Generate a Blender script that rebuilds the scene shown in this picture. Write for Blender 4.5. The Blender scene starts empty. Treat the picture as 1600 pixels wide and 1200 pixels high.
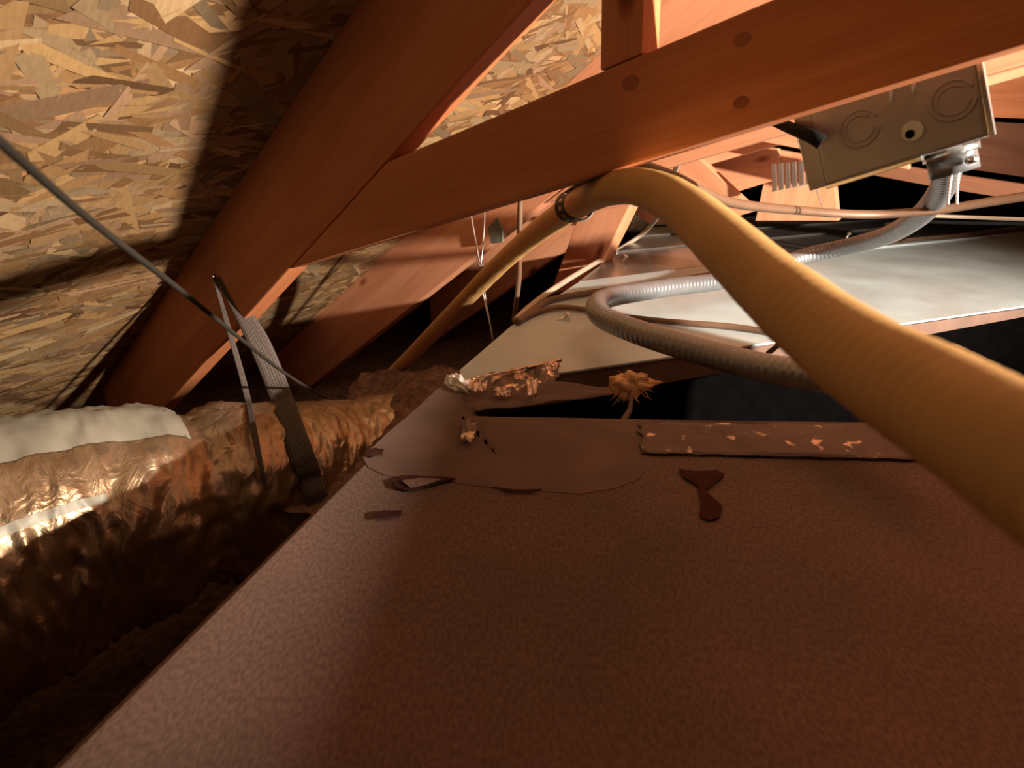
import bpy, bmesh, math, random
from mathutils import Vector, Matrix, noise
random.seed(7)
sc = bpy.context.scene
# ---------------------------------------------------------------- camera
CZ = 1.0
PITCH = math.atan(.4); CP, SP = math.cos(PITCH), math.sin(PITCH)
cam = bpy.data.cameras.new('camera'); cam.lens = 22.5; cam.sensor_width = 36
cam.clip_start = .01; cam.clip_end = 60
cam.dof.use_dof = True; cam.dof.focus_distance = 1.1; cam.dof.aperture_fstop = 9
co = bpy.data.objects.new('camera', cam); sc.collection.objects.link(co)
co.location = (0, 0, CZ); co.rotation_euler = (math.pi/2-PITCH, 0, 0)
sc.camera = co
# ---------------------------------------------------------------- world, lamps, exposure
w = bpy.data.worlds.new('world'); sc.world = w; w.use_nodes = True
w.node_tree.nodes['Background'].inputs[0].default_value = (.010, .008, .007, 1)
w.node_tree.nodes['Background'].inputs[1].default_value = .3
def lamp(name, kind, loc, power, col, radius, aim=None, angle=None, blend=.3):
    l = bpy.data.lights.new(name, kind); l.energy = power; l.color = col; l.shadow_soft_size = radius
    o = bpy.data.objects.new(name, l); sc.collection.objects.link(o); o.location = loc
    if aim is not None:
        o.rotation_euler = (Vector(aim)-Vector(loc)).to_track_quat('-Z', 'Y').to_euler()
    if angle: l.spot_size = math.radians(angle); l.spot_blend = blend
    return o
lamp('work_light', 'SPOT', (1.66, -.28, CZ+.25), 375, (1, .85, .70), .025, (.15, 1.3, CZ+.12), 84, .8)
lamp('fill_light', 'SPOT', (.05, -.45, CZ-.05), .85, (1, .56, .30), .15, (-.4, .75, CZ+.30), 90, .9)  # added fill behind the camera, brightens the nearest truss
sc.view_settings.view_transform = 'Standard'; sc.view_settings.look = 'None'
sc.view_settings.gamma = 1; sc.view_settings.use_curve_mapping = False
sc.view_settings.exposure = 0.85
sc.cycles.max_bounces = 8; sc.cycles.diffuse_bounces = 5; sc.cycles.use_denoising = True
# ---------------------------------------------------------------- geometry helpers
CAM = Vector((0, 0, CZ))
def ray(x, y):
    a = (x-800)/1000; b = (600-y)/1000
    return Vector((a, b*SP+CP, b*CP-SP))
def at(x, y, t): return CAM + ray(x, y)*t
def at_z(x, y, z): r = ray(x, y); return CAM + r*((z-CZ)/r.z)
AZ = math.atan2(.592, .806)
N = Vector((math.sin(AZ), math.cos(AZ), 0)); E = Vector((math.cos(AZ), -math.sin(AZ), 0)); Z = Vector((0, 0, 1))
D1 = .605; SPAN = .61
def on_t(x, y, D): r = ray(x, y); return CAM + r*(D/N.dot(r))
def tp(u, v, D): return CAM + N*D + E*u + Z*v          # point in a truss plane
def uv(P): q = P-CAM; return (q.dot(E), q.z)

def link(name, me, m=None, parent=None, smooth=False):
    o = bpy.data.objects.new(name, me); sc.collection.objects.link(o)
    if m and not me.materials: me.materials.append(m)
    if smooth:
        for p in me.polygons: p.use_smooth = True
    if parent: o.parent = parent; 
    return o
def empty(name, loc, label=None, cat=None, group=None, kind=None):
    o = bpy.data.objects.new(name, None); sc.collection.objects.link(o); o.location = loc; o.empty_display_size = .05
    tag(o, label, cat, group, kind); bpy.context.view_layer.update(); return o
def tag(o, label=None, cat=None, group=None, kind=None):
    if label: o['label'] = label
    if cat: o['category'] = cat
    if group: o['group'] = group
    if kind: o['kind'] = kind
    return o
def root_of(parent):
    v = Vector((0, 0, 0)); p = parent
    while p: v = v + p.location; p = p.parent
    return v
def mesh_obj(name, verts, faces, m, parent=None, smooth=False, origin=None):
    """verts are world points"""
    if origin is None:
        origin = sum((Vector(v) for v in verts), Vector())/len(verts)
    me = bpy.data.meshes.new(name); me.from_pydata([tuple(Vector(v)-origin) for v in verts], [], faces); me.update()
    o = link(name, me, m, parent, smooth); o.location = origin - root_of(parent); return o
def prism(name, pts, thick, m, grain=None, parent=None, bevel=.002, tag_=None):
    """polygon of world points extruded by the vector thick; local X follows the grain"""
    pts = [Vector(p) for p in pts]
    gx = (grain or (pts[1]-pts[0])).normalized(); gz = Vector(thick).normalized()
    gx = (gx - gz*gx.dot(gz)).normalized(); gy = gz.cross(gx)
    M = Matrix((gx, gy, gz)).transposed()
    org = sum(pts, Vector())/len(pts)
    Mi = M.transposed()
    bm = bmesh.new()
    a = [bm.verts.new(Mi @ (p-org)) for p in pts]; b = [bm.verts.new(Mi @ (p+Vector(thick)-org)) for p in pts]
    n = len(pts)
    bm.faces.new(a); bm.faces.new(b[::-1])
    for i in range(n): bm.faces.new((a[i], b[i], b[(i+1) % n], a[(i+1) % n])[::-1])
    bmesh.ops.recalc_face_normals(bm, faces=bm.faces)
    if bevel: bmesh.ops.bevel(bm, geom=bm.edges[:], offset=bevel, segments=2, affect='EDGES', profile=.6)
    me = bpy.data.meshes.new(name); bm.to_mesh(me); bm.free()
    o = link(name, me, m, parent)
    o.matrix_basis = Matrix.Translation(org-root_of(parent)) @ M.to_4x4()
    return o
def smooth_path(pts, n):
    """Catmull-Rom through points (tuples of any length)"""
    P = [pts[0]]+list(pts)+[pts[-1]]; out = []
    for i in range(1, len(P)-2):
        for k in range(n):
            t = k/n; q = []
            for a, b, c, d in zip(P[i-1], P[i], P[i+1], P[i+2]):
                q.append(.5*((2*b)+(c-a)*t+(2*a-5*b+4*c-d)*t*t+(-a+3*b-3*c+d)*t**3))
            out.append(q)
    out.append(list(P[-2])); return out
def frames(path):
    T = []
    for i in range(len(path)):
        T.append((path[min(i+1, len(path)-1)]-path[max(i-1, 0)]).normalized())
    up = Vector((0, 0, 1)) if abs(T[0].z) < .9 else Vector((1, 0, 0))
    nrm = (up-T[0]*up.dot(T[0])).normalized(); F = []
    for i, t in enumerate(T):
        if i: nrm = (nrm-t*nrm.dot(t)).normalized()
        F.append((t, nrm, t.cross(nrm)))
    return F
def tube(name, path, rad, m, parent=None, seg=14, disp=None, cap=True, flat=1.0):
    path = [Vector(p) for p in path]; F = frames(path); V = []; Q = []
    n = len(path)
    for i, (c, (t, a, b)) in enumerate(zip(path, F)):
        r = rad(i/(n-1)) if callable(rad) else rad
        for k in range(seg):
            th = 2*math.pi*k/seg
            rr = r + (disp(i, th, c) if disp else 0)
            V.append(c + a*math.cos(th)*rr*flat + b*math.sin(th)*rr)
    for i in range(n-1):
        for k in range(seg):
            Q.append((i*seg+k, i*seg+(k+1) % seg, (i+1)*seg+(k+1) % seg, (i+1)*seg+k))
    if cap: Q.append(tuple(range(seg))[::-1]); Q.append(tuple((n-1)*seg+k for k in range(seg)))
    return mesh_obj(name, V, Q, m, parent, True)
def px_path(pts, n=8):
    """pts: (x, y, depth) -> smooth world path"""
    return [at(q[0], q[1], q[2]) for q in smooth_path(pts, n)]
def sheet(name, corners, nu, nv, m, disp, parent=None, edge=0, normal=None):
    """crumpled thin sheet between four world corners (tl, tr, br, bl)"""
    tl, tr, br, bl = [Vector(c) for c in corners]; V = []; Q = []
    nn = normal or (tr-tl).cross(bl-tl).normalized()
    for j in range(nv+1):
        for i in range(nu+1):
            s, t = i/nu, j/nv
            ss = s; tt = t
            if edge:
                if j in (0, nv): tt += edge*noise.noise(Vector((s*9, j, 3.1)))
                if i in (0, nu): ss += edge*.4*noise.noise(Vector((t*6, i, 7.7)))
            p = (tl*(1-ss)+tr*ss)*(1-tt)+(bl*(1-ss)+br*ss)*tt
            V.append(p+nn*disp(s, t))
    for j in range(nv):
        for i in range(nu):
            a = j*(nu+1)+i; Q.append((a, a+1, a+nu+2, a+nu+1))
    o = mesh_obj(name, V, Q, m, parent, True)
    md = o.modifiers.new('thick', 'SOLIDIFY'); md.thickness = .0006; return o
# ---------------------------------------------------------------- materials
def newmat(name):
    m = bpy.data.materials.new(name); m.use_nodes = True
    nt = m.node_tree; b = nt.nodes['Principled BSDF']; return m, nt, b
def nd(nt, typ, **kw):
    n = nt.nodes.new(typ)
    for k, v in kw.items():
        if k in n.inputs: n.inputs[k].default_value = v
        else: setattr(n, k, v)
    return n
def ramp(nt, fac, stops):
    r = nt.nodes.new('ShaderNodeValToRGB'); e = r.color_ramp.elements
    e[0].position, e[0].color = stops[0][0], (*stops[0][1], 1); e[1].position, e[1].color = stops[-1][0], (*stops[-1][1], 1)
    for p, c in stops[1:-1]: x = e.new(p); x.color = (*c, 1)
    nt.links.new(fac, r.inputs[0]); return r
def coords(nt, scale=(1, 1, 1), src='Object'):
    tc = nt.nodes.new('ShaderNodeTexCoord'); mp = nt.nodes.new('ShaderNodeMapping'); mp.inputs['Scale'].default_value = scale
    nt.links.new(tc.outputs[src], mp.inputs[0]); return mp.outputs[0]
def bump(nt, b, h, strength=.3, dist=.001):
    bp = nd(nt, 'ShaderNodeBump', Strength=strength, Distance=dist)
    nt.links.new(h, bp.inputs['Height']); nt.links.new(bp.outputs[0], b.inputs['Normal'])
def simple(name, col, rough=.6, metal=0, var=.25, scale=40, bmp=.15, bd=.0006, spec=.5, stretch=(1, 1, 1)):
    m, nt, b = newmat(name)
    n = nd(nt, 'ShaderNodeTexNoise', Scale=scale, Detail=5.0)
    nt.links.new(coords(nt, stretch), n.inputs['Vector'])
    r = ramp(nt, n.outputs[0], [(.3, tuple(c*(1-var) for c in col)), (.7, tuple(min(1, c*(1+var)) for c in col))])
    nt.links.new(r.outputs[0], b.inputs['Base Color'])
    b.inputs['Roughness'].default_value = rough; b.inputs['Metallic'].default_value = metal
    b.inputs['Specular IOR Level'].default_value = spec
    if bmp: bump(nt, b, n.outputs[0], bmp, bd)
    return m
def wood(name, lo, hi, knots=True):
    m, nt, b = newmat(name)
    tc = nt.nodes.new('ShaderNodeTexCoord'); oi = nt.nodes.new('ShaderNodeObjectInfo')
    ad = nd(nt, 'ShaderNodeVectorMath', operation='ADD'); mu = nd(nt, 'ShaderNodeVectorMath', operation='SCALE'); mu.inputs['Scale'].default_value = 9
    cmb = nt.nodes.new('ShaderNodeCombineXYZ')
    for i in range(3): nt.links.new(oi.outputs['Random'], cmb.inputs[i])
    nt.links.new(cmb.outputs[0], mu.inputs[0]); nt.links.new(tc.outputs['Object'], ad.inputs[0]); nt.links.new(mu.outputs[0], ad.inputs[1])
    def mp(s):
        x = nt.nodes.new('ShaderNodeMapping'); x.inputs['Scale'].default_value = s; nt.links.new(ad.outputs[0], x.inputs[0]); return x.outputs[0]
    n1 = nd(nt, 'ShaderNodeTexNoise', Scale=1.0, Detail=3.0, Distortion=.6); nt.links.new(mp((2.2, 26, 26)), n1.inputs['Vector'])
    n2 = nd(nt, 'ShaderNodeTexNoise', Scale=1.0, Detail=6.0); nt.links.new(mp((14, 320, 320)), n2.inputs['Vector'])
    r1 = ramp(nt, n1.outputs[0], [(.3, lo), (.5, tuple((a+c)/2 for a, c in zip(lo, hi))), (.72, hi)])
    r2 = ramp(nt, n2.outputs[0], [(.3, (.80, .78, .76)), (.6, (1, 1, 1))])
    mx = nd(nt, 'ShaderNodeMix', data_type='RGBA', blend_type='MULTIPLY'); mx.inputs[0].default_value = .6
    nt.links.new(r1.outputs[0], mx.inputs[6]); nt.links.new(r2.outputs[0], mx.inputs[7]); out = mx.outputs[2]
    if knots:
        v = nd(nt, 'ShaderNodeTexVoronoi', Scale=1.0, Randomness=1.0); nt.links.new(mp((3.2, 7.5, 7.5)), v.inputs['Vector'])
        rk = ramp(nt, v.outputs['Distance'], [(.035, (.16, .07, .035)), (.06, (.45, .3, .22)), (.10, (1, 1, 1))])
        mk = nd(nt, 'ShaderNodeMix', data_type='RGBA', blend_type='MULTIPLY'); mk.inputs[0].default_value = .9
        nt.links.new(out, mk.inputs[6]); nt.links.new(rk.outputs[0], mk.inputs[7]); out = mk.outputs[2]
    nt.links.new(out, b.inputs['Base Color']); b.inputs['Roughness'].default_value = .62
    b.inputs['Specular IOR Level'].default_value = .3
    bump(nt, b, n2.outputs[0], .25, .0008); return m
M = {}
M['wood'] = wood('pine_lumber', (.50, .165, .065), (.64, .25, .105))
M['wood_far'] = wood('lit_pine_lumber', (.66, .28, .145), (.80, .385, .22))  # same pine as the nearest truss, stronger light put into its colour
m, nt, b = newmat('strand_board')
at_ = nt.nodes.new('ShaderNodeAttribute'); at_.attribute_name = 'tone'
nz = nd(nt, 'ShaderNodeTexNoise', Scale=60.0, Detail=5.0); nt.links.new(coords(nt, (1, 4, 1)), nz.inputs['Vector'])
rr = ramp(nt, nz.outputs[0], [(.3, (.75, .72, .68)), (.65, (1, 1, 1))])
mx = nd(nt, 'ShaderNodeMix', data_type='RGBA', blend_type='MULTIPLY'); mx.inputs[0].default_value = .7
nt.links.new(at_.outputs['Color'], mx.inputs[6]); nt.links.new(rr.outputs[0], mx.inputs[7]); nt.links.new(mx.outputs[2], b.inputs['Base Color'])
b.inputs['Roughness'].default_value = .6; bump(nt, b, nz.outputs[0], .3, .001); M['strand'] = m
M['knot'] = wood('dark_pine_knot', (.26, .075, .036), (.38, .13, .06), False)
M['osb'] = simple('board_core', (.40, .21, .09), .75, scale=30, var=.35)
# dusty duct wrap
m, nt, b = newmat('dusty_duct_wrap')
c = coords(nt)
n1 = nd(nt, 'ShaderNodeTexNoise', Scale=5.0, Detail=6.0); nt.links.new(c, n1.inputs['Vector'])
n2 = nd(nt, 'ShaderNodeTexNoise', Scale=420.0, Detail=4.0); nt.links.new(coords(nt, (1, .45, 1)), n2.inputs['Vector'])
n3 = nd(nt, 'ShaderNodeTexNoise', Scale=70.0, Detail=5.0); nt.links.new(c, n3.inputs['Vector'])
r1 = ramp(nt, n1.outputs[0], [(.35, (.14, .093, .073)), (.5, (.172, .108, .087)), (.65, (.205, .118, .10))])
r2 = ramp(nt, n2.outputs[0], [(.35, (.72, .70, .68)), (.62, (1.12, 1.1, 1.05))])
mx = nd(nt, 'ShaderNodeMix', data_type='RGBA', blend_type='MULTIPLY'); mx.inputs[0].default_value = 1
nt.links.new(r1.outputs[0], mx.inputs[6]); nt.links.new(r2.outputs[0], mx.inputs[7]); nt.links.new(mx.outputs[2], b.inputs['Base Color'])
b.inputs['Roughness'].default_value = .9; b.inputs['Specular IOR Level'].default_value = .15
ma = nd(nt, 'ShaderNodeMath', operation='ADD'); nt.links.new(n2.outputs[0], ma.inputs[0]); nt.links.new(n3.outputs[0], ma.inputs[1])
bump(nt, b, ma.outputs[0], .18, .0005); M['wrap'] = m
M['paper_tape'] = simple('dusty_joint_tape', (.155, .096, .075), .8, scale=14, var=.18, spec=.2)
M['overhang_shade'] = simple('overhang_shade_black', (.028, .022, .018), .85, scale=60)  # dark colour stands in for the shadow under the panel's overhang
M['tear'] = simple('torn_dark_paper', (.045, .016, .011), .9, scale=60, spec=.1)
M['rust_stain'] = simple('dark_red_stain', (.052, .014, .010), .8, scale=80, spec=.1)
# galvanised metals
def galv(name, col, rough, dust, dustcol=(.50, .43, .34)):
    m, nt, b = newmat(name); c = coords(nt)
    n1 = nd(nt, 'ShaderNodeTexNoise', Scale=6.0, Detail=6.0); nt.links.new(c, n1.inputs['Vector'])
    n2 = nd(nt, 'ShaderNodeTexNoise', Scale=260.0, Detail=4.0); nt.links.new(c, n2.inputs['Vector'])
    v = nd(nt, 'ShaderNodeTexVoronoi', Scale=45.0); nt.links.new(c, v.inputs['Vector'])
    rc = ramp(nt, v.outputs['Color'], [(.2, tuple(x*.85 for x in col)), (.8, col)])
    rd = ramp(nt, n1.outputs[0], [(.3, (dust*.7,)*3), (.7, (min(1, dust*1.25),)*3)])
    mx = nd(nt, 'ShaderNodeMix', data_type='RGBA'); nt.links.new(rd.outputs[0], mx.inputs[0])
    nt.links.new(rc.outputs[0], mx.inputs[6]); mx.inputs[7].default_value = (*dustcol, 1); nt.links.new(mx.outputs[2], b.inputs['Base Color'])
    iv = nd(nt, 'ShaderNodeMath', operation='SUBTRACT'); iv.inputs[0].default_value = 1; nt.links.new(rd.outputs[0], iv.inputs[1]); nt.links.new(iv.outputs[0], b.inputs['Metallic'])
    b.inputs['Roughness'].default_value = rough
    bump(nt, b, n2.outputs[0], .25, .0005); return m
M['duct_metal'] = galv('dusty_galvanised_sheet', (.62, .62, .58), .42, .84, (.50, .62, .66))
M['duct_shiny'] = galv('shiny_galvanised_sheet', (.34, .32, .30), .25, .22, (.20, .15, .11))
M['steel'] = galv('bright_steel', (.75, .75, .75), .28, .05)
M['box'] = galv('box_steel', (.40, .40, .40), .5, .6, (.26, .27, .29))
M['conduit'] = galv('grey_conduit', (.36, .38, .41), .38, .4, (.13, .125, .125))
M['conduit_dark'] = galv('dark_grey_conduit', (.30, .27, .26), .45, .6, (.22, .16, .13))
# foils
m, nt, b = newmat('crinkled_foil'); c = coords(nt, (1, 1, 1))
n1 = nd(nt, 'ShaderNodeTexNoise', Scale=46.0, Detail=6.0, Distortion=1.2); nt.links.new(coords(nt, (1, .5, .5)), n1.inputs['Vector'])
n2 = nd(nt, 'ShaderNodeTexNoise', Scale=9.0, Detail=4.0); nt.links.new(c, n2.inputs['Vector'])
r = ramp(nt, n2.outputs[0], [(.35, (.36, .235, .135)), (.65, (.50, .36, .23))]); nt.links.new(r.outputs[0], b.inputs['Base Color'])
b.inputs['Metallic'].default_value = .85; b.inputs['Roughness'].default_value = .36
bump(nt, b, n1.outputs[0], .8, .005); M['foil'] = m
M['label_stripe'] = simple('pale_printed_film', (.27, .245, .19), .5, .1, scale=12, var=.15)
m, nt, b = newmat('torn_foil_tape'); c = coords(nt)
n1 = nd(nt, 'ShaderNodeTexNoise', Scale=42.0, Detail=4.0); nt.links.new(c, n1.inputs['Vector'])
r = ramp(nt, n1.outputs[0], [(.52, (.13, .068, .045)), (.60, (.85, .62, .48))]); nt.links.new(r.outputs[0], b.inputs['Base Color'])
r = ramp(nt, n1.outputs[0], [(.52, (.05,)*3), (.60, (.95,)*3)]); nt.links.new(r.outputs[0], b.inputs['Metallic'])
b.inputs['Roughness'].default_value = .32; bump(nt, b, n1.outputs[0], .4, .003); M['foil_tape'] = m
m, nt, b = newmat('dusty_seam_tape'); c = coords(nt)
n1 = nd(nt, 'ShaderNodeTexNoise', Scale=42.0, Detail=4.0); nt.links.new(c, n1.inputs['Vector'])
r = ramp(nt, n1.outputs[0], [(.60, (.10, .052, .034)), (.67, (.85, .62, .48))]); nt.links.new(r.outputs[0], b.inputs['Base Color'])
r = ramp(nt, n1.outputs[0], [(.60, (.05,)*3), (.67, (.95,)*3)]); nt.links.new(r.outputs[0], b.inputs['Metallic'])
b.inputs['Roughness'].default_value = .48; bump(nt, b, n1.outputs[0], .4, .003); M['seam_tape'] = m
M['bare_foil'] = galv('bare_foil_reflected_wood_tint', (.66, .42, .31), .3, .1, (.5, .3, .2))  # copper tint paints the reflected wood into silver foil
M['pipe'] = simple('cream_pipe_plastic', (.58, .345, .13), .5, scale=7, var=.12, spec=.35)
M['cable'] = simple('tan_cable_jacket', (.14, .078, .045), .5, scale=20, var=.15)
M['cable_white'] = simple('white_cable_jacket', (.42, .34, .26), .45, scale=20, var=.1)
M['cable_dark'] = simple('brown_cable_jacket', (.018, .012, .006), .8, scale=20, var=.2)
M['black'] = simple('black_rubber', (.008, .008, .008), .8, scale=50, spec=.1)
M['shade_wood'] = wood('shaded_lumber', (.17, .07, .035), (.26, .11, .06))  # pine darkened to stand for the shade on the far joists
M['screw'] = simple('bright_screw_steel', (.78, .75, .70), .3, .4, scale=60)
M['black_strap'] = simple('black_plastic_strap', (.03, .02, .015), .45, scale=50)
M['mastic'] = simple('white_mastic', (.80, .78, .74), .6, scale=80, bmp=.6, bd=.002)
M['fibre'] = simple('orange_insulation_fibre', (.88, .50, .24), .9, scale=120)
M['brown_fibre'] = simple('brown_blown_insulation', (.16, .085, .05), .95, scale=60, var=.5, bmp=.8, bd=.01)
M['zip'] = simple('clear_nylon_tie', (.78, .76, .72), .4, scale=50)
M['shade_black'] = simple('painted_shade_black', (.0022, .002, .0022), 1, scale=30, spec=0, bmp=0)  # near-black colour stands in for the darkness of gaps
m, nt, b = newmat('woven_webbing')
tc = nt.nodes.new('ShaderNodeTexCoord'); sx = nt.nodes.new('ShaderNodeSeparateXYZ'); nt.links.new(tc.outputs['UV'], sx.inputs[0])
def wv(out, f):
    a = nd(nt, 'ShaderNodeMath', operation='MULTIPLY'); a.inputs[1].default_value = f; nt.links.new(out, a.inputs[0])
    s = nd(nt, 'ShaderNodeMath', operation='SINE'); nt.links.new(a.outputs[0], s.inputs[0])
    g = nd(nt, 'ShaderNodeMath', operation='ABSOLUTE'); nt.links.new(s.outputs[0], g.inputs[0]); return g.outputs[0]
mi = nd(nt, 'ShaderNodeMath', operation='MINIMUM'); nt.links.new(wv(sx.outputs[0], math.pi*8), mi.inputs[0]); nt.links.new(wv(sx.outputs[1], math.pi/.0042), mi.inputs[1])
r = ramp(nt, mi.outputs[0], [(.22, (.045, .026, .022)), (.5, (.11, .088, .075))]); nt.links.new(r.outputs[0], b.inputs['Base Color'])
b.inputs['Roughness'].default_value = .7; bump(nt, b, mi.outputs[0], .6, .001); M['web'] = m
#STRUCTURE
# ================================================================= roof deck, floor
RU = uv(on_t(455, 160, D1))                 # a point of the rafters' top line
PIT = math.radians(35.2); PC = math.radians(16.6)
RS = E*math.cos(PIT)+Z*math.sin(PIT)        # up the slope
RN = RS.cross(N).normalized()
if RN.z > 0: RN = -RN                       # towards the room
def deck(nn, s, h=0): return tp(RU[0], RU[1], 0) + N*nn + RS*s + RN*h
ceiling = empty('ceiling', deck(1, 0), kind='structure')
tones = [(.66, .40, .17), (.56, .33, .14), (.48, .27, .11), (.74, .50, .26), (.40, .21, .085), (.60, .36, .20), (.52, .36, .20), (.30, .15, .06)]
def deck_panel(n0, n1, s0, s1, dens):
    g = .0015
    p = prism('sheathing_panel', [deck(n0+g, s0+g, 0), deck(n1-g, s0+g, 0), deck(n1-g, s1-g, 0), deck(n0+g, s1-g, 0)], -RN*.012, M['osb'], RS, ceiling, 0)
    V = []; Fc = []; C = []
    cnt = int((n1-n0)*(s1-s0)*dens)
    for i in range(cnt):
        L = random.uniform(.05, .16); W = random.uniform(.014, .040); a = random.gauss(.1, .6)
        cn, cs = random.uniform(n0, n1), random.uniform(s0, s1)
        ca, sa = math.cos(a), math.sin(a); h = .0003+.0016*i/cnt
        tilt = random.uniform(-.0008, .0008); col = random.choice(tones); k = random.uniform(.34, .74)
        e1, e2 = random.uniform(-.35, .35)*W, random.uniform(-.35, .35)*W
        sh = [(-L/2+e1, -W/2), (L/2+e2, -W/2*random.uniform(.6, 1)), (L/2+random.uniform(-.4, .4)*W, 0), (L/2-e2, W/2*random.uniform(.6, 1)), (-L/2-e1, W/2), (-L/2-random.uniform(-.5, .5)*W, 0)]
        b0 = len(V)
        for (x, y) in sh:
            q = deck(min(max(cn+x*ca-y*sa, n0), n1), min(max(cs+x*sa+y*ca, s0), s1), h+tilt*(y/W)*2)
            V.append(q)
        Fc.append(tuple(range(b0, b0+6))); C += [(col[0]*k, col[1]*k, col[2]*k, 1)]*6
    q0 = root_of(ceiling)+p.location
    me = bpy.data.meshes.new('wood_strands')
    Mi = p.matrix_basis.to_3x3().transposed()
    me.from_pydata([tuple(Mi @ (v-q0)) for v in V], [], Fc); me.update()
    ca_ = me.color_attributes.new('tone', 'FLOAT_COLOR', 'CORNER')
    flat = [x for c in C for x in c]; ca_.data.foreach_set('color', flat)
    o = link('wood_strands', me, M['strand'], p); o['kind'] = 'stuff'
for (n0, n1) in ((-.9, .74), (.74, 1.96), (1.96, 4.6)):
    for (s0, s1) in ((-1.6, -.5), (-.5, .72), (.72, 2.6)):
        deck_panel(n0, n1, s0, s1, 1900 if (n0 < 1.9 and s1 < 1) else 900)
# the far slope of the roof, beyond the ridge, out of view
rid = deck(0, 2.6); E2 = E*math.cos(PIT)-Z*math.sin(PIT)
q = [rid-N*.9, rid+N*4.6, rid+N*4.6+E2*4, rid-N*.9+E2*4]
prism('sheathing_panel', q, Z*.012, M['osb'], E2, ceiling, 0)
# floor of blown insulation
V = []; Q = []; nx = 60
for j in range(nx+1):
    for i in range(nx+1):
        x = -2.6+6.6*i/nx; y = -1.2+6*j/nx
        V.append(Vector((x, y, .18+.07*noise.noise(Vector((x*3, y*3, 0)))+.03*noise.noise(Vector((x*11, y*11, 2))))))
for j in range(nx):
    for i in range(nx): a = j*(nx+1)+i; Q.append((a, a+1, a+nx+2, a+nx+1))
fl = mesh_obj('floor', V, Q, M['brown_fibre'], None, True); fl['kind'] = 'structure'
# gable wall at the far end
wg = prism('wall_far', [tp(-2.6, -.95, 4.62), tp(5, -.95, 4.62), tp(5, 2.4, 4.62), tp(-2.6, 2.4, 4.62)], N*.02, M['shade_black'], E, None, 0); wg['kind'] = 'structure'
# ================================================================= roof trusses
RDEP, CDEP, TH = .165, .092, .038
def rafter_low(u, dz=0): return RU[1]-RDEP/math.cos(PIT)+math.tan(PIT)*(u-RU[0])+dz
CL = uv(on_t(900, 284, D1))
def chord_low(u, dz=0): return CL[1]+math.tan(PC)*(u-CL[0])+dz
def truss(D, label, m, dz=0, u_max=1.6, webs=(), uA=-1.75):
    t = empty('roof_truss', tp(-.5, 0, D), label, 'roof truss', 'roof trusses')
    up = lambda u: RU[1]+math.tan(PIT)*(u-RU[0])
    prism('top_chord', [tp(uA, rafter_low(uA), D), tp(u_max, rafter_low(u_max), D), tp(u_max, up(u_max), D), tp(uA, up(uA), D)], N*TH, m, RS, t, .003)
    # bottom chord butts against the top chord
    kr, kc = math.tan(PIT), math.tan(PC); hc = CDEP/math.cos(PC)
    def cross(off): # chord line at offset off meets rafter_low
        return (CL[1]+off+dz-kc*CL[0]-rafter_low(0))/(kr-kc)
    g = .002
    ua, ub = cross(0)+g*2, cross(hc)+g*2
    prism('bottom_chord', [tp(ua, chord_low(ua, dz), D), tp(u_max, chord_low(u_max, dz), D), tp(u_max, chord_low(u_max, dz+hc), D), tp(ub, chord_low(ub, dz+hc), D)], N*TH, m, E*math.cos(PC)+Z*math.sin(PC), t, .003)
    for (u0, u1, tw) in webs:      # foot u0 on the bottom chord, head u1 on the top chord, width tw
        a0, a1 = u0, u0+tw; b0, b1 = u1, u1+tw
        prism('web', [tp(a0, chord_low(a0, dz+hc)+.001, D), tp(a1, chord_low(a1, dz+hc)+.001, D), tp(b1, rafter_low(b1)-.001, D), tp(b0, rafter_low(b0)-.001, D)], N*TH, m, tp(b0, rafter_low(b0), D)-tp(a0, chord_low(a0), D), t, .002)
    return t
wu = uv(on_t(940, 60, D1))[0]; wu2 = uv(on_t(1004, 60, D1))[0]
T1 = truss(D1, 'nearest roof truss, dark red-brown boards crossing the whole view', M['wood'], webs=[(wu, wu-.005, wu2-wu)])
for (x, y, r_) in ((1160, 62, .0065), (1158, 160, .006), (985, 130, .008)):
    c_ = on_t(x, y, D1); ed = E*math.cos(PC)+Z*math.sin(PC); eu = Z*math.cos(PC)-E*math.sin(PC)
    prism('knot', [c_-N*.0004+ed*r_*math.cos(k*math.pi/8)*(1.15+.2*noise.noise(Vector((k, x, 0))))+eu*r_*math.sin(k*math.pi/8)*(.85+.2*noise.noise(Vector((k, y, 3)))) for k in range(16)], N*.002, M['knot'], ed, T1, 0)
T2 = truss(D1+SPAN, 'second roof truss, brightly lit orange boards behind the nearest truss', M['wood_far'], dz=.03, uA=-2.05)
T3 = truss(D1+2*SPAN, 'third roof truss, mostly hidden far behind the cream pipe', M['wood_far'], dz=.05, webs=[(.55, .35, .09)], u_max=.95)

# ================================================================= ducts
ZD = CZ-.33
def dz_(x, y, dz=0): return at_z(x, y, ZD+dz)
A = dz_(84, 1193); B = dz_(715, 576); C_ = dz_(717, 649); F_ = dz_(1360, 658)
dirL = (A-B).normalized(); G_ = F_+(F_-C_).normalized()*.8
A2 = A+dirL*.75; G2 = Vector((G_.x, A2.y, ZD))
duct = empty('wide_supply_duct', (A+C_)/2-Z*.28, 'wide flat duct in dusty brown wrap filling the foreground', 'duct')
prism('duct_body', [A2, G2, G_, F_, C_, B], -Z*.28, M['wrap'], Vector((1, 0, 0)), duct, .006)
rb = [Vector((x, y, ZD)) for x, y in ((.60, -.35), (.80, -.35), (.80, .60), (.66, .60))]
prism('light_blocker', [p+Z*.0005 for p in rb], Z*.25, M['wrap'], Vector((0, 1, 0)), duct, .006)  # unseen block added to keep the work light off the near duct
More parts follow.
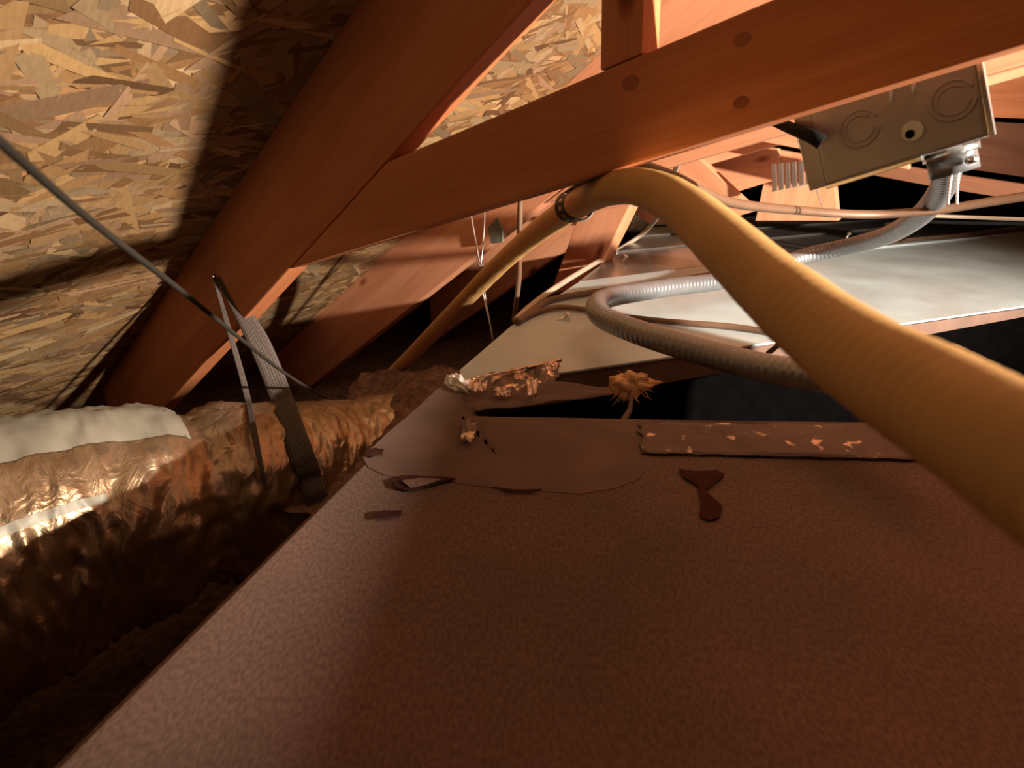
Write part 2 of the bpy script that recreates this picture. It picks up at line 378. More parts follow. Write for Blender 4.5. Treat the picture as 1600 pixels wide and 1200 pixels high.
# smooth joint tape over the far end
def patch(name, px, dz, m, parent, th=.0012, wob=0):
    """thin irregular patch lying on the duct, outline in pixels"""
    pts = [dz_(x, y, dz) for x, y in px]
    c = sum(pts, Vector())/len(pts); V = [c]+pts; n = len(pts)
    # curled edges
    V = [c+Z*th]+[p+Z*(th+wob*noise.noise(p*40)) for p in pts]+[p-Z*.0 for p in pts]
    Q = [(0, 1+i, 1+(i+1) % n) for i in range(n)]+[(1+i, 1+n+i, 1+n+(i+1) % n, 1+(i+1) % n) for i in range(n)]
    return mesh_obj(name, V, Q, m, parent)
def ragged(px, amp, n=5, seed=0):
    out = []
    for i, (x, y) in enumerate(px):
        x2, y2 = px[(i+1) % len(px)]
        for k in range(n):
            t = k/n; a = amp if k else amp*.3
            out.append((x+(x2-x)*t+a*noise.noise(Vector((i*3.3+k*.9, seed, 1))), y+(y2-y)*t+a*.6*noise.noise(Vector((i*2.1+k*1.3, seed, 9)))))
    return out
patch('joint_tape', ragged([(566, 712), (640, 648), (714, 580), (716, 650), (1010, 656), (1012, 726), (1000, 748), (960, 764), (905, 772), (850, 768), (780, 764), (700, 752), (650, 750), (600, 742), (575, 730)], 3, 4), .0003, M['paper_tape'], duct, .0004)
for nm, px, m_ in (('torn_flap', [(612, 752), (640, 744), (690, 746), (712, 749), (670, 760), (640, 768), (618, 764)], 'tear'),
                   ('tear_line', [(770, 762), (800, 767), (846, 766), (830, 770), (795, 770)], 'tear'),
                   ('torn_slot', [(585, 804), (600, 799), (629, 799), (627, 805), (605, 810), (586, 812)], 'tear'),
                   ('torn_slot', [(572, 706), (586, 701), (600, 703), (598, 711), (582, 715), (572, 713)], 'tear'),
                   ('red_stain', [(1060, 733), (1085, 736), (1120, 735), (1132, 742), (1122, 752), (1108, 756), (1103, 764), (1101, 776), (1114, 784), (1129, 792), (1124, 810), (1108, 814), (1093, 806), (1095, 785), (1092, 768), (1088, 752), (1066, 745)], 'rust_stain')):
    patch(nm, ragged(px, 3, 2, 4), .0022, M[m_], duct, .0008 if 'stain' in nm else .0015, .001)
patch('inner_ply', ragged([(628, 752), (655, 748), (690, 749), (662, 758), (640, 762)], 3, 2, 2), .0046, M['wrap'], duct, .001)
# raised peeling paper scraps beside the corner
sheet('peeling_scrap', [dz_(722, 656, .006), dz_(746, 660, .010), dz_(738, 692, .007), dz_(720, 690, .006)], 8, 8, M['foil_tape'], lambda s, t: .003*noise.noise(Vector((s*4, t*4, 0))), duct, .3)
# long foil seam tape at the far edge of the duct
seam = sheet('foil_seam_tape', [dz_(1000, 661, .003), dz_(1445, 665, .003), dz_(1450, 718, .003), dz_(1008, 707, .003)], 90, 10, M['seam_tape'],
      lambda s, t: .0014*noise.noise(Vector((s*14, t*3, 0)))+.0008*noise.noise(Vector((s*60, t*8, 5))), duct, .10)
tube('tape_lip', [dz_(1008+440*i/60, 707+11*i/60+1.6*noise.noise(Vector((i*.3, 0, 0))), .003) for i in range(61)], .0014, M['cable'], duct, 6)
# ------------------------------------------------ galvanised duct behind
mB = dz_(717, 580); mN = dz_(867, 583); mR = dz_(1600, 478)
nd_ = (mR-mN).normalized(); nearR = mR+nd_*.7
nearL = dz_(722, 604)                       # under the torn tape
b1 = dz_(905, 440); b2 = dz_(1600, 352)     # joint between the dusty and the shiny section
def extend(a, b, k): return b+(b-a).normalized()*k
b2 = extend(b1, b2, .6)
c1 = dz_(1030, 345); c2 = extend(c1, dz_(1600, 318), .5)
metal = empty('metal_duct', mN-Z*.3, 'dusty galvanised sheet metal duct behind the wide brown duct', 'duct')
prism('top_panel', [nearL, mN, nearR, b2, b1, dz_(800, 508), dz_(718, 578)], -Z*.004, M['duct_metal'], nd_, metal, .001)
perp = Vector((-nd_.y, nd_.x, 0))
def side(p, q, top, bot, back, name, m):
    return prism(name, [p+Z*top, q+Z*top, q+Z*bot, p+Z*bot], perp*back, m, nd_, metal, .0015)
q0 = nearL+perp*.004
g0 = mN+perp*.004-Z*.0045
prism('shade_strip', [g0, nearR+perp*.004-Z*.0075, nearR+perp*.004-Z*.024, g0-Z*.024], perp*.004, M['overhang_shade'], nd_, metal, .001)  # painted shadow band below the top panel's near edge
prism('dim_light_strip', [q0-Z*.0045, q0+(nearR-q0)*.9-Z*.008, q0+(nearR-q0)*.9-Z*.012, q0-Z*.054], perp*.008+perp*.004, M['paper_tape'], nd_, metal, .001)  # dim band of light on the side, put into brown colour and taper
i0, i1 = nearL+perp*.10+nd_*.04, nearR+perp*.10
prism('duct_body', [i0-Z*.006, i1-Z*.006, b2-Z*.006, b1-perp*.02+nd_*.03-Z*.006], -Z*.3, M['shade_black'], nd_, metal, 0)  # body coloured black to paint the shade in the gap
prism('standing_seam', [dz_(1130, 412), extend(dz_(1130, 412), dz_(1600, 366), .5), extend(dz_(1130, 412), dz_(1600, 366), .5)+perp*.006, dz_(1130, 412)+perp*.006], Z*.006, M['duct_metal'], nd_, metal, .001)
md2 = empty('metal_duct', b1-Z*.3, 'shiny reflective sheet metal duct section, farther than the dusty one', 'duct')
prism('top_panel', [b1+perp*.003, b2+perp*.003, c2, c1], -Z*.2, M['duct_shiny'], nd_, md2, .002)
for t_ in (.35, .62, .85):
    pa, pb = b1.lerp(c1, t_), b2.lerp(c2, t_)
    prism('rib', [pa, pb, pb+perp*.012, pa+perp*.012], Z*.005, M['duct_shiny'], nd_, md2, .001)
# ------------------------------------------------ torn foil tape at the corner
tt = sheet('torn_foil_tape', [dz_(722, 594, .006), dz_(877, 563, .012), at(869, 602, .90), at(724, 642, .82)], 56, 16, M['foil_tape'],
      lambda s, t: .006*noise.noise(Vector((s*9, t*3, 2)))+.003*noise.noise(Vector((s*26, t*9, 5))), None, .16)
tag(tt, 'torn crumpled foil tape hanging over the corner where the ducts meet', 'tape')
lap = sheet('dusty_paper_flap', [at(724, 612, .86), at(868, 596, .90), at(1000, 612, .90), at(722, 646, .80)], 30, 10, M['paper_tape'],
      lambda s, t: .004*noise.noise(Vector((s*5, t*3, 8))), None, .06)
tag(lap, 'brown dusty paper flap below the crumpled foil tape', 'paper')
# mastic blob
bm = bmesh.new(); bmesh.ops.create_icosphere(bm, subdivisions=4, radius=1)
for v in bm.verts:
    d = 1+.5*noise.noise(v.co*2.2)+.25*noise.noise(v.co*6); v.co = Vector((v.co.x*.012*d*(1.2-.7*v.co.y*-1 if v.co.y < 0 else 1), v.co.y*.030*d, v.co.z*.009*d))
me = bpy.data.meshes.new('mastic_blob'); bm.to_mesh(me); bm.free()
o = link('mastic_blob', me, M['mastic'], None, True); o.location = dz_(716, 600, .004); o.rotation_euler = (0, 0, .5)
tag(o, 'white mastic blob at the corner of the brown duct', 'sealant')
for (x, y, w_, h_) in ((750, 604, 26, 14), (787, 612, 30, 13), (832, 606, 20, 26), (862, 573, 24, 12), (812, 590, 20, 6)):
    sheet('foil_scrap', [at(x-w_/2, y-h_/2, .845), at(x+w_/2, y-h_/2-2, .85), at(x+w_/2-4, y+h_/2, .84), at(x-w_/2+3, y+h_/2, .835)], 10, 8, M['bare_foil'],
          lambda s_, t: .004*noise.noise(Vector((s_*5+x, t*4, 2)))+.002*noise.noise(Vector((s_*14, t*9+y, 5))), tt, .5)
tube('tape_ridge', [dz_(735+142*i/40, 592-29*i/40+2*noise.noise(Vector((i*.4, 1, 0))), .012) for i in range(41)], lambda t: .0012+.002*t, M['bare_foil'], tt, 7)
# ================================================================= big cream pipe
pp = px_path([(1800, 840, .128), (1600, 714, .158), (1480, 640, .19), (1340, 556, .24), (1220, 462, .305), (1140, 388, .375), (1075, 330, .46), (1030, 302, .535), (985, 291, .615), (940, 300, .70), (898, 322, .80), (840, 362, .98), (780, 414, 1.15), (700, 496, 1.38), (630, 568, 1.58), (590, 606, 1.68), (545, 650, 1.8)], 26)
PR = .0170
def cum(path):
    s = [0]
    for a, b_ in zip(path, path[1:]): s.append(s[-1]+(b_-a).length)
    return s
def resample(path, step):
    s = cum(path); n = int(s[-1]/step); out = []; j = 0
    for i in range(n+1):
        d = s[-1]*i/n
        while j < len(s)-2 and s[j+1] < d: j += 1
        t = (d-s[j])/max(1e-9, s[j+1]-s[j]); out.append(path[j].lerp(path[j+1], min(1, t)))
    return out
pp = resample(pp, .0014)
pipe = tube('corrugated_pipe', pp, PR, M['pipe'], None, 40, lambda i, th, c: .00012*math.sin(i*2*math.pi/6)+.0006*noise.noise(c*30))
tag(pipe, 'thick cream corrugated pipe arching over the ducts from the right foreground', 'pipe')
# perforated strap round the pipe
ki = min(range(len(pp)), key=lambda i: (pp[i]-at(900, 322, .80)).length)
kc = pp[ki]; kt = (pp[min(ki+8, len(pp)-1)]-pp[ki-8]).normalized()
ka = (Z-kt*Z.dot(kt)).normalized(); kb = kt.cross(ka)
def strap_cells(path, wdir, wid, m, name, cell=.0105):
    path = resample(path, cell/4); V = []; Q = []
    n = len(path); cols = [-1, -.5, .5, 1]
    for i, p in enumerate(path):
        for c in cols:
            # holes narrow at their ends
            V.append(p+wdir*(wid/2)*(c*(1 if abs(c) == 1 else (1.0 if i % 4 in (2,) else .75))))
    for i in range(n-1):
        for c in range(3):
            if c == 1 and i % 4 in (1, 2): continue
            a = i*4+c; Q.append((a, a+1, a+5, a+4))
    o = mesh_obj(name, V, Q, m, None, False); md = o.modifiers.new('t', 'SOLIDIFY'); md.thickness = .0012; md.offset = 0; return o
topu = on_t(925, 278, D1+.02)
loop = [topu+E*.006]
for k in range(0, 33):
    th = math.pi*(.12+1.76*k/32); loop.append(kc+(ka*math.cos(th)+kb*math.sin(th))*(PR+.0022))
loop.append(topu-E*.004)
st = strap_cells(loop, (kt-E*.6).normalized(), .024, M['black_strap'], 'perforated_strap')
tag(st, 'black perforated hanger strap holding the cream pipe under the nearest truss', 'strap')
# ================================================================= cables
def cable(name, pts, r, m, label, cat='cable', group=None, n=10, seg=10, flat=1.0):
    o = tube(name, px_path(pts, n), r, M[m], None, seg, flat=flat); tag(o, label, cat, group); return o
cable('electrical_cable', [(-160, 90, .20), (0, 222, .25), (130, 335, .36), (280, 452, .52), (430, 572, .86), (500, 617, 1.22), (560, 655, 1.6)], .0023, 'cable_dark', 'thin dark brown cable running diagonally across the roof boards at left')
cable('electrical_cable', [(950, 235, .72), (985, 252, .70), (1050, 275, .70), (1100, 300, .76), (1150, 318, .84), (1250, 329, .95), (1350, 335, 1.0), (1450, 330, .98), (1530, 318, .95), (1640, 300, .9), (1760, 275, .85)], .0080, 'cable', 'flat tan cable sagging from above the cream pipe to under the grey box', flat=.75)
def duct_pts(px, lift=.007): return [tuple(list(p)+[ (dz_(p[0], p[1], lift)-CAM).dot(Vector((0, CP, -SP))) ]) if len(p) == 2 else p for p in px]
cable('electrical_cable', duct_pts([(806, 500), (830, 478), (870, 448), (930, 411), (975, 385, 1.95), (1010, 360, 1.95), (1035, 325, 1.7), (1050, 280, 1.5), (1066, 240, 1.3), (1080, 205, 1.2)]), .0065, 'cable_white', 'pale cable following the left duct edge and rising behind the cream pipe')
cable('electrical_cable', duct_pts([(808, 503), (835, 484), (862, 468), (930, 456), (1000, 446), (1060, 437), (1120, 427), (1180, 416), (1245, 403), (1330, 388), (1420, 375), (1500, 368), (1620, 356), (1760, 345)]), .0065, 'cable', 'tan cable lying across the metal duct behind the conduit bend')
cable('electrical_cable', duct_pts([(812, 500), (840, 487), (875, 480), (915, 484), (960, 493), (1030, 501), (1090, 506), (1150, 511), (1230, 524), (1290, 545, 1.0)]), .0055, 'cable', 'tan cable curving below the conduit bend on the dusty metal')
cable('electrical_cable', [(1420, 336, 1.5), (1500, 339, 1.45), (1600, 343, 1.35), (1700, 347, 1.25)], .004, 'cable_white', 'thin white cable at the right edge above the bright metal')
cable('electrical_cable', [(1380, 350, 1.5), (1450, 347, 1.45), (1530, 349, 1.38), (1620, 350, 1.3), (1720, 352, 1.2)], .0035, 'black', 'thin black cable at the right edge above the bright metal')
cable('electrical_cable', [(816, 290, 1.16), (813, 320, 1.17), (812, 380, 1.2), (811, 430, 1.24), (807, 470, 1.27), (803, 503, 1.30)], .0052, 'cable', 'pale cable hanging straight down from the truss to the duct corner')
cable('electrical_cable', [(1488, 545, .9), (1540, 572, .75), (1600, 606, .62), (1680, 650, .5)], .0085, 'cable', 'short brown cable just right of the cream pipe')
# wires
hw = empty('hanger_wire', at(745, 350, 1.35), 'bright V-shaped hanger wire in front of the second truss', 'wire')
tube('wire_strand', px_path([(733, 320, 1.3), (741, 365, 1.3), (750, 414, 1.3), (752, 418, 1.3)], 4), .0019, M['steel'], hw, 6)
tube('wire_strand', px_path([(757, 318, 1.3), (757, 350, 1.3), (753, 400, 1.3), (750, 418, 1.3)], 4), .0014, M['steel'], hw, 6)
tube('wire_knot', px_path([(747, 411, 1.3), (751, 417, 1.295), (755, 413, 1.3)], 6), .003, M['steel'], hw, 8)
tube('wire_tail', px_path([(752, 440, 1.42), (757, 470, 1.42), (765, 505, 1.42), (770, 533, 1.42)], 4), .0014, M['steel'], hw, 6)
tube('wire_tail', px_path([(756, 440, 1.42), (759, 468, 1.42), (766, 505, 1.42), (771, 533, 1.42)], 4), .0011, M['steel'], hw, 6)
cable('hanger_wire', [(1236, 170, 1.45), (1246, 215, 1.45), (1258, 255, 1.45), (1275, 295, 1.45), (1290, 340, 1.45)], .0013, 'steel', 'thin bright wire hanging left of the grey box', 'wire', n=4, seg=6)
# ================================================================= flexible metal conduit
cpx = [(1478, 236, .80), (1480, 262, .84), (1472, 295, .92), (1440, 335, 1.05), (1390, 366, 1.2), (1330, 384, 1.32), (1260, 400, 1.38), (1190, 425, 1.34), (1120, 440, 1.28), (1060, 447, 1.22), (1000, 456, 1.16), (955, 464, 1.10), (934, 474, 1.04), (936, 490, .98), (965, 507, .93), (1030, 530, .86), (1110, 553, .80), (1200, 576, .74), (1290, 590, .69), (1380, 610, .64), (1500, 650, .56)]
cpath = resample(px_path(cpx, 20), .0016)
cond = tube('flexible_conduit', cpath, .0165, M['conduit'], None, 26, lambda i, th, c: .0009*abs(math.sin((i*.5+th*.5))))
tag(cond, 'grey ribbed flexible conduit looping from the grey box across the metal duct', 'conduit')
# ================================================================= junction box, hung on the far side of the nearest truss
DB = D1+TH+.012
def bx(x, y): return uv(on_t(x, y, DB))
bl, br = bx(1290, 291), bx(1545, 213)
cdir = Vector((br[0]-bl[0], br[1]-bl[1])); Wb = cdir.length; cdir /= Wb; cup = Vector((-cdir.y, cdir.x))
Hb = (Vector(bx(1545, 82))-Vector(br)).dot(cup)+.012
def bp(a, b_, d=0): q = Vector(bl)+cdir*a+cup*b_; return tp(q.x, q.y, DB+d)
jb = empty('junction_box', bp(Wb/2, 0, .04), 'grey steel junction box with round knockouts under the nearest truss', 'electrical box')
prism('box_body', [bp(0, 0), bp(Wb, 0), bp(Wb, Hb), bp(0, Hb)], N*.085, M['box'], E, jb, .003)
prism('side_bevel', [bp(.0005, .0), bp(.0005, Hb), bp(-.016, Hb, .010), bp(-.016, 0, .010)], N*.05, M['box'], Z, jb, .001)
prism('bottom_lip', [bp(0, -.003, -.001), bp(Wb*.62, -.003, -.001), bp(Wb*.62, .0005, -.001), bp(0, .0005, -.001)], N*.03, M['steel'], E, jb, .0005)
prism('right_flange', [bp(Wb, 0, -.002), bp(Wb+.004, 0, -.002), bp(Wb+.004, Hb, -.002), bp(Wb, Hb, -.002)], N*.05, M['steel'], E, jb, .0005)
Ea = (E*cdir.x+Z*cdir.y); Ua = (E*cup.x+Z*cup.y)
def ring(name, cx, cy, R, r, d0, gap=(0, 0), m='box', parent=jb):
    pts = []
    a0, a1 = gap
    for k in range(41):
        th = math.radians(a0+(360-a1)*k/40); pts.append(bp(cx, cy, d0)+(Ea*math.cos(th)+Ua*math.sin(th))*R)
    return tube(name, pts, r, M[m], parent, 8)
def disc(name, c, R, m, depth, parent, n=24):
    pts = [c+(Ea*math.cos(2*math.pi*k/n)+Ua*math.sin(2*math.pi*k/n))*R for k in range(n)]
    return prism(name, pts, N*depth, M[m], E, parent, 0)
for (px_, py_) in ((1343, 201), (1489, 157)):
    q = bx(px_, py_); v = Vector(q)-Vector(bl); ca_, cb_ = v.dot(cdir), v.dot(cup)
    ring('knockout_ring', ca_, cb_, .0150, .0010, -.0003, (20, 30))
    ring('knockout_ring', ca_, cb_, .0108, .0009, -.0003, (40, 50))
def local(px_, py_): v = Vector(bx(px_, py_))-Vector(bl); return v.dot(cdir), v.dot(cup)
a_, b_ = local(1424, 207)
disc('dimple', bp(a_+.001, b_+.001, -.002), .0080, 'duct_metal', .002, jb)
disc('screw_hole', bp(a_-.001, b_-.001, -.003), .0034, 'shade_black', .002, jb)
for (x0, y0, x1, y1) in ((1392, 136, 1393, 160), (1427, 124, 1428, 148)):
    p0, p1 = local(x0, y0), local(x1, y1)
    tube('slot_emboss', [bp(*p0, -.0005), bp(*p1, -.0005)], .0016, M['duct_metal'], jb, 8)
# connector and zip ties
a_, b_ = local(1478, 233)
cc = bp(a_, 0, .04)
cn = empty('conduit_connector', cc, 'bright steel conduit connector under the grey box', 'connector')
tube('locking_ring', [cc-Ua*.001, cc-Ua*.007], .021, M['steel'], cn, 12)
tube('connector_sleeve', [cc-Ua*.007, cc-Ua*.022], .0185, M['conduit'], cn, 24)
tube('clamp_screw', [cc-Ua*.014-N*.0175-Ea*-.012, cc-Ua*.014-N*.026+Ea*.016], .0035, M['steel'], cn, 8)
for k, (xa, xb) in enumerate(((1487, 1481), (1497, 1495))):
    o = tube('cable_tie', px_path([(xa, 236, .79), (xa+1, 262, .80), ((xa+xb)/2, 290, .80), (xb, 319, .80)], 24), .0017, M['zip'], None, 6, lambda i, th, c: .0005*math.sin(i*1.6))
    tag(o, ['pale beaded cable tie hanging left of another below the connector', 'pale beaded cable tie hanging right of another below the connector'][k], 'cable tie', 'cable ties below the connector')
bc = tube('black_cable', px_path([(1130, 150, .70), (1195, 182, .635), (1240, 202, .585), (1268, 213, .562), (1284, 222, .558)], 10), lambda t: .0042+.0022*t, M['black'], None, 14)
tag(bc, 'thick black cable entering the left side of the grey box', 'cable')
# ================================================================= far framing
def far_board(name, px, D, th, m, label=None, cat='board', parent=None, grain=None):
    pts = [on_t(x, y, D) for x, y in px]
    o = prism(name, pts, N*th, M[m], grain or pts[1]-pts[0], parent, .002)
    if label: tag(o, label, cat)
    return o
far_board('leaning_stud', [(858, 462), (905, 335), (985, 318), (925, 440)], 1.5, .06, 'wood_far', 'brightly lit leaning stud rising from the duct edge behind the cream pipe', grain=on_t(905, 335, 1.5)-on_t(858, 462, 1.5))
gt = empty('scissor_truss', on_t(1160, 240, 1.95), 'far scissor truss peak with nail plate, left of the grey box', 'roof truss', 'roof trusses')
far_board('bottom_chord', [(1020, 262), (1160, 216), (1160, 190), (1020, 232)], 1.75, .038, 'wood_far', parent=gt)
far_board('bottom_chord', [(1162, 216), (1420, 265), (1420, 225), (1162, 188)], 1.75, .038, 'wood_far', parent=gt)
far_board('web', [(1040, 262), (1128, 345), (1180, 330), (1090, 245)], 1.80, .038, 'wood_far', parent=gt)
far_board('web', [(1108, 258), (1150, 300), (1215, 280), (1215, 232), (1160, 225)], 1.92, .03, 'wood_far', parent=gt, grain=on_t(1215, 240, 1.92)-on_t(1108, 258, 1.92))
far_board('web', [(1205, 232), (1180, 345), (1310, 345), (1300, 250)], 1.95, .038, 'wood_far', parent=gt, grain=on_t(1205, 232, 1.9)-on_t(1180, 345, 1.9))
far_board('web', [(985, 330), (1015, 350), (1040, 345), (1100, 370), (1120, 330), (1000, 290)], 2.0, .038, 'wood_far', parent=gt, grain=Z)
pl = empty('nail_plate', on_t(1235, 275, 1.74), 'corrugated bright steel nail plate left of the grey box', 'metal plate')
for k in range(6):
    x = 1206+k*10.5
    a = [on_t(x, 256-k*1.0, 1.74), on_t(x+8, 255-k*1.0, 1.74), on_t(x+9, 298-k*2.2, 1.74), on_t(x+1, 300-k*2.2, 1.74)]
    prism('plate_ridge', a, -N*.006, M['steel'], Z, pl, .002)
far_board('header_board', [(1470, 180), (1760, 192), (1760, -40), (1500, -40)], 2.3, .038, 'wood', 'bright orange board at the right edge beside the grey box')
far_board('joist', [(1470, 258), (1760, 300), (1760, 201), (1470, 186)], 2.35, .038, 'shade_wood', 'red-brown joist below the bright board at right')
far_board('joist', [(1300, 262), (1460, 292), (1760, 340), (1760, 312), (1460, 268), (1300, 238)], 1.9, .038, 'shade_wood', 'narrow dark joist seen under the grey box')
# small grey tag plate on truss two
o = prism('tag_plate', [on_t(762, 355, D1+SPAN-.02), on_t(776, 340, D1+SPAN-.02), on_t(785, 358, D1+SPAN-.02), on_t(785, 379, D1+SPAN-.02), on_t(767, 381, D1+SPAN-.02)], N*.006, simple('grey_green_plate', (.14, .14, .11), .6), Z, None, .001)
tag(o, 'small grey-green plate hanging beside the hanger wire', 'metal plate')
# ================================================================= insulated flex duct
fpath = resample([Vector(p) for p in smooth_path([tuple(CAM+Vector(v)) for v in ((-1.55, -.15, -.66), (-1.10, .25, -.61), (-.86, .52, -.565), (-.66, .76, -.535), (-.47, .93, -.56), (-.32, 1.06, -.585), (-.18, 1.14, -.58), (-.06, 1.18, -.57))], 16)], .004)
nF = len(fpath)
sF = cum(fpath); STRAPI = min(range(nF), key=lambda i: (fpath[i]-(CAM+Vector((-.50, .90, -.475)))).length)
def frad(t):
    r = .205 if t < .5 else .205-.10*min(1, (t-.5)/.42)
    return r-.022*math.exp(-((t*nF-STRAPI)/7.)**2)
def fdisp(i, th, c):
    a = Vector((i*.035, th*1.1, 0)); pucker = math.exp(-((i-STRAPI)/26.)**2)
    d = .012*noise.noise(a)+.010*noise.noise(Vector((i*.10+th*2.0, th*1.2, 3)))+.006*noise.noise(Vector((i*.30, th*6+i*.05, 7)))
    d += .012*pucker*abs(noise.noise(Vector((i*.05, th*9, 11))))
    rdg = 1-abs(noise.noise(Vector((i*.16+th*1.5, th*2.2, 20))))*2
    d += .010*max(0, rdg-.45)
    low = max(0, min(1, (th-.9)/1.0)) if th < math.pi else 0
    return d*(.45+.9*low)
fx = empty('flex_duct', fpath[nF//2]-Z*.2, 'crinkled bronze foil insulated flex duct at lower left, cinched by a strap', 'duct')
fo = tube('foil_jacket', fpath, frad, M['foil'], fx, 120, fdisp)
# printed pale stripe along the crown of the jacket
Fr = frames(fpath); V = []; Q = []
rows = range(0, STRAPI-4); ns = 10
for j, i in enumerate(rows):
    t, a, b_ = Fr[i]; r = frad(i/(nF-1))
    for k in range(ns+1):
        w0 = .5-.0*j
        th = -.30+.80*(k/ns)
        rr = r+fdisp(i, th % (2*math.pi), fpath[i])+.0015
        V.append(fpath[i]+(a*math.cos(th)+b_*math.sin(th))*rr)
for j in range(len(rows)-1):
    for k in range(ns): a = j*(ns+1)+k; Q.append((a, a+1, a+ns+2, a+ns+1))
mesh_obj('printed_stripe', V, Q, M['label_stripe'], fx, True)
V = []; Q = []
rows = range(0, STRAPI-34)
for j, i in enumerate(rows):
    t, a, b_ = Fr[i]; r = frad(i/(nF-1))
    for k in range(4):
        th = .93+.07*(k/3); rr = r+fdisp(i, th, fpath[i])+.0015
        V.append(fpath[i]+(a*math.cos(th)+b_*math.sin(th))*rr)
for j in range(len(rows)-1):
    for k in range(3): a = j*4+k; Q.append((a, a+1, a+5, a+4))
mesh_obj('printed_stripe', V, Q, M['label_stripe'], fx, True)
# webbing strap: two legs from a nail, one round the duct
from mathutils.bvhtree import BVHTree
bpy.context.view_layer.update()
_mw = fo.matrix_world; _bvh = BVHTree.FromPolygons([_mw @ v.co for v in fo.data.vertices], [tuple(p.vertices) for p in fo.data.polygons])
def onto(x, y, t):
    d = ray(x, y); hit = _bvh.ray_cast(CAM, d.normalized())
    if hit[0] is not None: t = min(t, (hit[3]-.012)/d.length)
    return CAM+d*t
def ribbon(name, pts, wid, m, parent, n=14, twist=None):
    path = [onto(q[0], q[1], q[2]) for q in smooth_path(pts, n)]; V = []; Q = []; U = []
    s = cum(path); wf = smooth_path([(w_,) for w_ in wid], n)
    for i, p in enumerate(path):
        t = (path[min(i+1, len(path)-1)]-path[max(i-1, 0)]).normalized()
        view = (p-CAM).normalized(); wd = t.cross(view).normalized()
        wd = (wd+view*twist).normalized() if twist else wd
        for k in range(5): V.append(p+wd*(wf[i][0]*(k/4-.5)))
    for i in range(len(path)-1):
        for k in range(4): a = i*5+k; Q.append((a, a+1, a+6, a+5)); U += [(k/4, s[i]), ((k+1)/4, s[i]), ((k+1)/4, s[i+1]), (k/4, s[i+1])]
    o = mesh_obj(name, V, Q, m, parent, True)
    ul = o.data.uv_layers.new(name='uv')
    for l, u in zip(ul.data, U): l.uv = u
    md = o.modifiers.new('t', 'SOLIDIFY'); md.thickness = .0016; return o
tn = (on_t(335, 430, D1)-CAM).dot(Vector((0, CP, -SP)))
ws = empty('webbing_strap', at(336, 432, tn-.01), 'grey woven webbing strap looped from a nail around the foil duct', 'strap')
ribbon('strap_leg', [(334, 430, tn-.012), (345, 470, tn-.012), (362, 530, tn-.03), (384, 610, tn-.05), (400, 690, tn-.10), (415, 765, tn-.15)], [.006, .007, .009, .010, .009, .006], M['web'], ws)
ribbon('strap_leg', [(342, 434, tn-.010), (372, 478, tn-.010), (402, 530, tn-.02), (428, 590, tn-.035), (455, 665, tn-.07), (482, 740, tn-.10), (498, 790, tn-.12)], [.010, .026, .036, .037, .037, .037, .034], M['web'], ws)
tube('nail', [at(333, 432, tn-.03), at(334, 431, tn+.01)], .0022, M['steel'], ws, 8)
# ================================================================= small things
def screw(px, py, label, lean):
    b0 = dz_(px-8, py+3, .0); e_ = b0+Vector(lean)
    s = empty('screw', b0, label, 'screw')
    tube('screw_shank', [b0-Z*.002, e_], .0028, M['screw'], s, 8)
    tube('screw_head', [e_, e_+(e_-b0).normalized()*.006], .0070, M['screw'], s, 6)
screw(878, 498, 'bright hex screw standing on the dusty metal left of the conduit bend', (.018, .004, .008))
screw(981, 406, 'bright screw in the shiny metal left of the cream pipe', (.006, 0, .012))
screw(1330, 369, 'tiny bright screw on the metal just below the conduit', (.006, 0, .012))
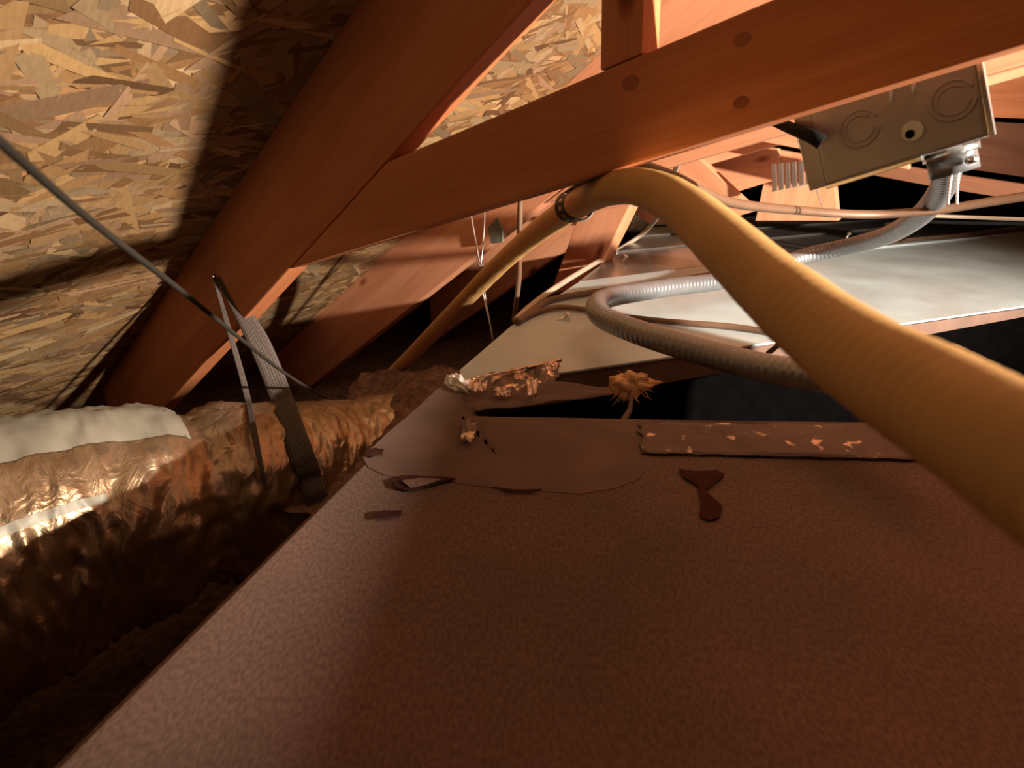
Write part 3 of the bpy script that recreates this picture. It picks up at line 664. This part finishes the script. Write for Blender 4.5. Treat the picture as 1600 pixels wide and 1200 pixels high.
# tuft of insulation with trailing string
tf = empty('insulation_tuft', at(985, 600, .86), 'orange tuft of insulation fibre hanging over the dark gap', 'insulation')
bm = bmesh.new(); bmesh.ops.create_icosphere(bm, subdivisions=4, radius=1)
for v in bm.verts:
    d = 1+.6*noise.noise(v.co*1.8)+.18*noise.noise(v.co*5); sp_ = max(0, v.co.x)**3*.9
    v.co = Vector((v.co.x*.024*d*(1+sp_), v.co.y*.010*d, v.co.z*.018*d*(1-.5*max(0, v.co.x))))
me = bpy.data.meshes.new('fibre_clump'); bm.to_mesh(me); bm.free(); o = link('fibre_clump', me, M['fibre'], tf, True)
V = []; Q = []
c0 = at(985, 600, .855)
for k in range(110):
    a = random.uniform(0, 2*math.pi); L = random.uniform(.014, .034); ax = Vector((math.cos(a), random.uniform(-.5, .5), math.sin(a)*.8))
    side_ = ax.cross(Vector((0, 1, 0))).normalized()*.0006; p0 = c0+ax*.006; p2 = c0+ax*L-Z*random.uniform(0, .012); p1 = (p0+p2)/2+Z*random.uniform(-.004, .004)
    i = len(V); V += [p0-side_, p0+side_, p1+side_, p1-side_, p2]; Q += [(i, i+1, i+2, i+3), (i+3, i+2, i+4)]
for (ex, ey) in ((949, 628), (964, 632), (1030, 598), (972, 626), (1012, 592)):
    i = len(V); p2 = at(ex, ey, .855); s_ = Vector((.0022, 0, .0015)); p1 = c0.lerp(p2, .5); V += [c0-s_, c0+s_, p1+s_*.6, p1-s_*.6, p2]; Q += [(i, i+1, i+2, i+3), (i+3, i+2, i+4)]
o = mesh_obj('loose_fibres', V, Q, M['fibre'], tf); o['kind'] = 'stuff'
tube('trailing_string', px_path([(987, 618, .85), (984, 640, .83), (975, 656, .80), (966, 675, .775), (955, 700, .745)], 8), lambda t: .0022+.002*math.sin(t*math.pi), M['paper_tape'], tf, 7)
# brown insulation heap behind the duct edge
V = []; Q = []
h0 = at(690, 614, 1.25)
for j in range(25):
    for i in range(33):
        x = (i/32-.5)*.45; y = (j/24-.5)*.6; h = .10*math.exp(-(x*x/.02+y*y/.04))
        V.append(h0+Vector((x, y, h-.07+.03*noise.noise(Vector((x*14, y*14, 1)))+.012*noise.noise(Vector((x*40, y*40, 4))))))
for j in range(24):
    for i in range(32): a = j*33+i; Q.append((a, a+1, a+34, a+33))
o = mesh_obj('insulation_heap', V, Q, M['brown_fibre'], None, True); tag(o, 'brown fluffy insulation heap behind the left duct edge', 'insulation', kind='stuff')
